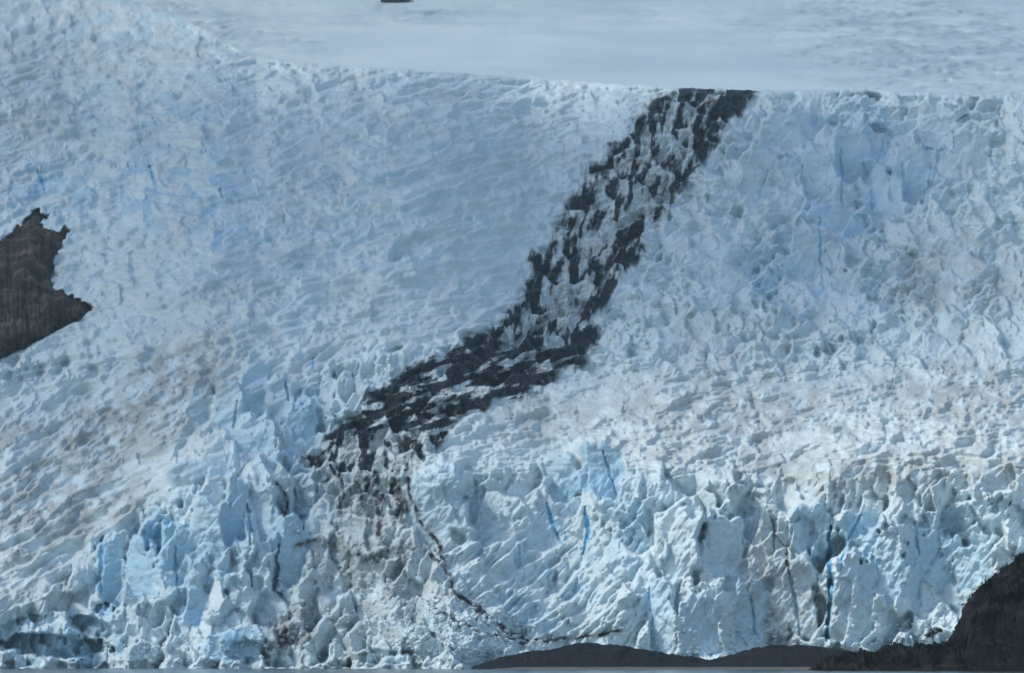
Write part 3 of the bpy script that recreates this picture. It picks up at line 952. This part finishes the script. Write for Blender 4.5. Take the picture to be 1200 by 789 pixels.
def land(name, D0, prof, depth, mat, seed, nx, ny, rough, front=.35, base=-3.0):
    """a low hill: silhouette profile (photo x, y) at distance D0, falling to the water in front and behind"""
    pxs = np.array([p[0] for p in prof], float)
    pys = np.array([p[1] for p in prof], float)
    X1 = np.linspace(pxs[0], pxs[-1], nx)
    wx1 = ray(X1, np.full(nx, 776.))[0] * D0
    hz_ = CAM_H + ray(X1, np.interp(X1, pxs, pys))[1] * D0
    yy = np.linspace(0, 1, ny)
    g = np.where(yy < front, sstep(0, 1, yy / front) ** .8, 1 - sstep(0, 1, (yy - front) / (1 - front)))
    XX, YY = np.meshgrid(wx1, D0 - depth * front + yy * depth)
    ZZ = base + (hz_[None, :] - base) * g[:, None]
    amp_ = rough * np.clip(g[:, None], .0, 1)
    ZZ = ZZ + amp_ * (.7 * fbm((XX + .6 * YY) / 40, YY / 9, seed + 5, 4, .55, True) - .5 + 1.0 * fbm(XX / 14, YY / 14, seed, 5, .6) + .5 * fbm(XX / 4, YY / 4, seed + 9, 3, .6, True) - .4)
    YY = YY + amp_ * 2.0 * fbm(XX / 9, ZZ / 9, seed + 3, 4, .6)
    co = np.stack([XX, YY, ZZ], -1).reshape(-1, 3)
    return link(name, mesh_np(name, co, grid_quads(ny, nx).reshape(-1, 4)), mat), (XX, YY, ZZ)


m1, _ = land('hill', 1390, [(552, 784), (566, 778), (585, 772), (620, 765), (660, 759), (690, 756), (715, 756), (750, 762), (790, 769), (830, 775), (850, 784)], 90, MOUND, 201, 220, 70, .9)
tag(m1, 'low dark gravel mound at the water in front of the ice, middle of the shore', 'hill', kind='structure')
m2, _ = land('hill', 1370, [(800, 784), (830, 776), (850, 770), (880, 762), (905, 758), (940, 757), (970, 761), (1005, 766), (1040, 772), (1070, 784)], 90, MOUND, 202, 220, 70, .9)
tag(m2, 'low dark gravel mound between the middle mound and the wooded headland', 'hill', kind='structure')
bx = np.linspace(-25, 330, 160)
by = np.linspace(1255, 1345, 12)
BX, BY = np.meshgrid(bx, by)
bz = -.5 + 1.7 * sstep(1262, 1330, BY + 18 * gnoise(BX / 50, BY * 0, 7)) * sstep(-25, 10, BX) + .25 * fbm(BX / 6, BY / 6, 8, 3)
beach = link('beach', mesh_np('beach', np.stack([BX, BY, bz], -1).reshape(-1, 3), grid_quads(12, 160).reshape(-1, 4)),
             plain_noise_material('beach_gravel', (0.09, 0.085, 0.08), (0.16, 0.15, 0.14), .5))
tag(beach, 'flat strip of grey gravel shore below the mounds', 'beach', kind='structure')

HD = 1150.0
head, (HX, HY, HZ) = land('headland', HD, [(a, b + (6 if a > 985 else 1)) for a, b in [(960, 786), (977, 779), (990, 774), (1003, 770), (1020, 766), (1039, 760), (1056, 757), (1080, 758), (1100, 758), (1120, 757), (1128, 750), (1129.5, 736), (1132, 720), (1139, 706), (1150, 695),
                                           (1170, 683), (1185, 665), (1200, 655), (1230, 640), (1290, 612), (1360, 590), (1440, 560), (1520, 545)]], 150, HEAD, 203, 720, 200, 3.6)
tag(head, 'dark rocky headland rising steeply beside the glacier foot', 'headland', kind='structure')


# ------------------------------------------------------------------ plants on the headland
def leaf_cloud(centres, radius, n, size, rnd):
    V, Fc = [], []
    for i in range(n):
        c = rnd.choice(centres)
        d = Vector((rnd.gauss(0, 1), rnd.gauss(0, 1), rnd.gauss(0, .7)))
        d = d.normalized() * radius * rnd.random() ** .5
        p = Vector(c) + d
        s = size * rnd.uniform(.6, 1.4)
        q = Vector((rnd.gauss(0, 1), rnd.gauss(0, 1), rnd.gauss(0, 1))).normalized()
        t = q.orthogonal().normalized()
        b = q.cross(t)
        o = len(V)
        V += [p - t * s * .5, p + b * s * .28, p + t * s * .5, p - b * s * .28]
        Fc.append((o, o + 1, o + 2, o + 3))
    return np.array([w[:] for w in V]), np.array(Fc)


def tube(V, Fc, a, b, ra, rb, n=6):
    a, b = Vector(a), Vector(b)
    d = (b - a).normalized()
    t = d.orthogonal().normalized()
    s = d.cross(t)
    o = len(V)
    for p, r in ((a, ra), (b, rb)):
        for k in range(n):
            an = 2 * math.pi * k / n
            V.append((p + (t * math.cos(an) + s * math.sin(an)) * r)[:])
    for k in range(n):
        Fc.append((o + k, o + (k + 1) % n, o + n + (k + 1) % n, o + n + k))


def plant(name, p, h, w, label, cat, group=None, n=420, seed=1, open_=False):
    rnd = random.Random(seed)
    root = bpy.data.objects.new(name, None)
    COL.objects.link(root)
    root.location = p
    tag(root, label, cat, group)
    V, Fc = [], []
    top = Vector((rnd.uniform(-.1, .1) * w, 0, h * .8))
    mid = Vector((rnd.uniform(-.1, .1) * w, 0, h * .4))
    tube(V, Fc, (0, 0, -1.2), mid, h * .035, h * .026)
    tube(V, Fc, mid, top, h * .026, h * .012)
    cen = [tuple(top)]
    for k in range(9 if open_ else 7):
        an = k * 2.4 + rnd.uniform(-.4, .4)
        f = rnd.uniform(.25, .8)
        a = mid.lerp(top, (f - .25) / .55) if f > .4 else Vector((0, 0, 0)).lerp(mid, f / .4)
        e = a + Vector((math.cos(an) * w * .42, math.sin(an) * w * .42, h * rnd.uniform(.05, .22)))
        tube(V, Fc, a, e, h * .014, h * .005, 5)
        cen.append(tuple(e))
    link('trunk', mesh_np('trunk', np.array(V), np.array(Fc)), BARK, root)
    lv, lf = leaf_cloud(cen, w * (.17 if open_ else .26), n, h * .11, rnd)
    link('crown', mesh_np('crown', lv, lf, smooth=False), FOLIAGE, root)
    return root


def ridge(px):
    """crest of the headland above photo column px"""
    x = ray(np.array([float(px)]), np.array([760.]))[0][0] * HD
    j = int(np.argmin(np.abs(HX[0] - x)))
    i = int(np.argmax(HZ[:, j]))
    return Vector((HX[i, j], HY[i, j], HZ[i, j]))


plant('tree', ridge(1096), 7.5, 8.5, 'small spreading tree standing alone on the low crest of the headland', 'tree', n=520, seed=3, open_=True)
for k, (px, h, w, lab) in enumerate((
        (1056, 3.6, 5.5, 'rounded dark bush on the left knoll of the headland crest'),
        (1069, 2.6, 5.0, 'low flat bush just right of the knoll bush on the headland'),
        (1119, 4.0, 6.0, 'dense dark bush at the foot of the headland cliff, right of the lone tree'),
        (1084, 2.4, 3.6, 'tiny bush close to the left side of the lone tree'),
        (1041, 2.0, 3.6, 'small bush on the slope left of the knoll bush'),
        (1024, 1.8, 3.2, 'small bush lowest and leftmost on the headland point'),
        (1133, 3.0, 4.0, 'bush clinging to the steep lower edge of the headland cliff'),
        (1147, 3.2, 4.4, 'bush halfway up the edge of the headland cliff'),
        (1163, 3.0, 4.6, 'bush on the cliff edge below the two highest bushes'),
        (1178, 3.4, 5.0, 'upper bush on the headland cliff edge, second from the picture edge'),
        (1193, 3.6, 5.4, 'topmost bush on the headland cliff edge'))):
    plant('bush', ridge(px) + Vector((0, -1, -.6)), h, w, lab, 'bush', 'bushes along the headland crest', n=300, seed=20 + k)
# scrub over the slope facing the water: nobody could count it
gi = RNG.integers(0, HX.size, 60000)
gz = HZ.ravel()[gi]
ok = (gz > 3) & (fbm(HX.ravel()[gi] / 10, HZ.ravel()[gi] / 7, 222, 3) > -.05)
gi = gi[ok][:16000]
P = np.stack([HX.ravel()[gi], HY.ravel()[gi] - .4, HZ.ravel()[gi] + .4], -1)
P = np.repeat(P, 3, 0) + RNG.normal(0, .6, (len(P) * 3, 3))
A = RNG.normal(0, 1, P.shape)
A /= np.linalg.norm(A, axis=1)[:, None]
B = np.cross(A, RNG.normal(0, 1, P.shape))
B /= np.linalg.norm(B, axis=1)[:, None]
sz = (.25 + .35 * RNG.random(len(P)))[:, None]
Vs = np.stack([P - A * sz, P + B * sz * .6, P + A * sz, P - B * sz * .6], 1).reshape(-1, 3)
scrub = link('scrub', mesh_np('scrub', Vs, np.arange(len(Vs)).reshape(-1, 4), smooth=False), FOLIAGE)
tag(scrub, 'low dark scrub covering the slopes of the headland', 'scrub', kind='stuff')


# ------------------------------------------------------------------ single boulders, floes, far rock
def boulder(name, p, s, mat, label, cat, group, seed, squash=(1, 1, .7)):
    vs, fs = lump(seed, 2)
    vs = vs * np.array(squash) * s
    o = link(name, mesh_np(name, vs, fs, smooth=False), mat)
    o.location = p
    return tag(o, label, cat, group)


for k, (px, py, w, lab) in enumerate(((498, 781.5, 16, 'long white ice floe drifting off the middle of the glacier foot'), (528, 781.8, 12, 'white ice floe just left of the dark middle mound'), (28, 780.8, 14, 'white ice floe beside the dark hollow at the left waterline'),
                                     (464, 782, 8, 'small ice floe left of the long white floe'), (140, 781.5, 9, 'small ice floe floating right of the dark hollow'), (232, 782, 11, 'ice floe below the blue serac front, left of the dirty ice'), (318, 782.3, 7, 'small ice floe below the dirty patch at the waterline'), (405, 782, 10, 'flat ice floe at the foot of the dirty fan of ice'))):
    a_, b_ = ray(np.array([float(px)]), np.array([float(py)]))
    dist = min(-CAM_H / b_[0] if b_[0] < 0 else 1400, 1480)
    boulder('ice_floe', (a_[0] * dist, dist, .3), w * .5, RUBBLE, lab, 'ice floe', 'ice floes at the glacier foot', 60 + k, (1, .5, .22))
tip = [(466, 2, 34, 9), (478, 6, 16, 5), (505, 10, 20, 3)]
j = 0
for px, py, w, h in tip[:1]:
    rr = int(np.argmin(np.abs(sy1 - py)))
    q = int(np.argmin(np.abs(sx1 - px)))
    p = Vector(sco[rr * len(sx1) + q])
    vs, fs = lump(90, 3)
    vs = vs * np.array((w, 20, h)) * SD[rr, q] / F * 1.1
    o = link('rock_outcrop', mesh_np('rock_outcrop', vs, fs, smooth=False), CLIFF)
    o.location = p
    tag(o, 'small dark rock showing through the snowfield at the top of the picture', 'rock')

# ------------------------------------------------------------------ cloud that shades the icefall
def cloud_over(spots, H):
    """puffs of one cloud bank at height H lying between the sun and the given ground spots"""
    V, Fc, o = [], [], 0
    import bmesh
    bm = bmesh.new()
    bmesh.ops.create_icosphere(bm, subdivisions=2, radius=1)
    vs0 = np.array([w.co[:] for w in bm.verts])
    fs0 = np.array([[w.index for w in f.verts] for f in bm.faces])
    bm.free()
    for (x, y, z, r) in spots:
        L = (H - z) / SUN_DIR.z
        c = np.array((x + SUN_DIR.x * L, y + SUN_DIR.y * L, H))
        n = 1 + .25 * fbm(vs0[:, 0] * 2 + x, vs0[:, 1] * 2 + vs0[:, 2] * 1.7, 7, 3)
        V.append(vs0 * n[:, None] * np.array((r, r, r * .35)) + c)
        Fc.append(fs0 + o)
        o += len(vs0)
    return link('clouds', mesh_np('clouds', np.concatenate(V), np.concatenate(Fc)), CLOUDM)


spots = []
for py in range(20, 720, 30):
    edge_x = float(np.interp(py, [20, 95, 105, 110, 415, 440, 480, 530, 560, 600, 640, 700], [180, 330, 900, 1300, 1300, 640, 540, 440, 360, 260, 130, 60]))
    for px in range(-90, 1300, 60):
        if px < edge_x:
            q = surf(px + random.uniform(-20, 20), py)
            spots.append((q.x, q.y, q.z, random.uniform(43, 67)))
for y in range(2900, 5300, 130):
    for x in range(-1300, 1301, 130):
        spots.append((x + random.uniform(-30, 30), y + random.uniform(-30, 30), 620 + .4 * (y - 3100), random.uniform(46, 66)))
cl = cloud_over(spots, 2250)
tag(cl, 'white cloud bank that shades the upper glacier', 'clouds', kind='structure')

# ------------------------------------------------------------------ haze between the camera and the far ice
hb = bpy.data.meshes.new('haze')
hx, hy0, hy1, hz0, hz1 = 2500, -150, 6500, -14, 1950
hv = [(x, y, z) for x in (-hx, hx) for y in (hy0, hy1) for z in (hz0, hz1)]
hb.from_pydata(hv, [], [(0, 1, 3, 2), (4, 6, 7, 5), (0, 4, 5, 1), (2, 3, 7, 6), (0, 2, 6, 4), (1, 5, 7, 3)])
hm = bpy.data.materials.new('haze_air')
hm.use_nodes = True
hn = hm.node_tree
hn.nodes.remove(hn.nodes['Principled BSDF'])
pv = hn.nodes.new('ShaderNodeVolumePrincipled')
pv.inputs['Color'].default_value = (0.62, 0.88, 1.0, 1)
pv.inputs['Density'].default_value = 0.000034
hn.links.new(pv.outputs[0], hn.nodes['Material Output'].inputs['Volume'])
haze = link('haze', hb, hm)
tag(haze, 'thin blue haze over the far ice', 'haze', kind='stuff')
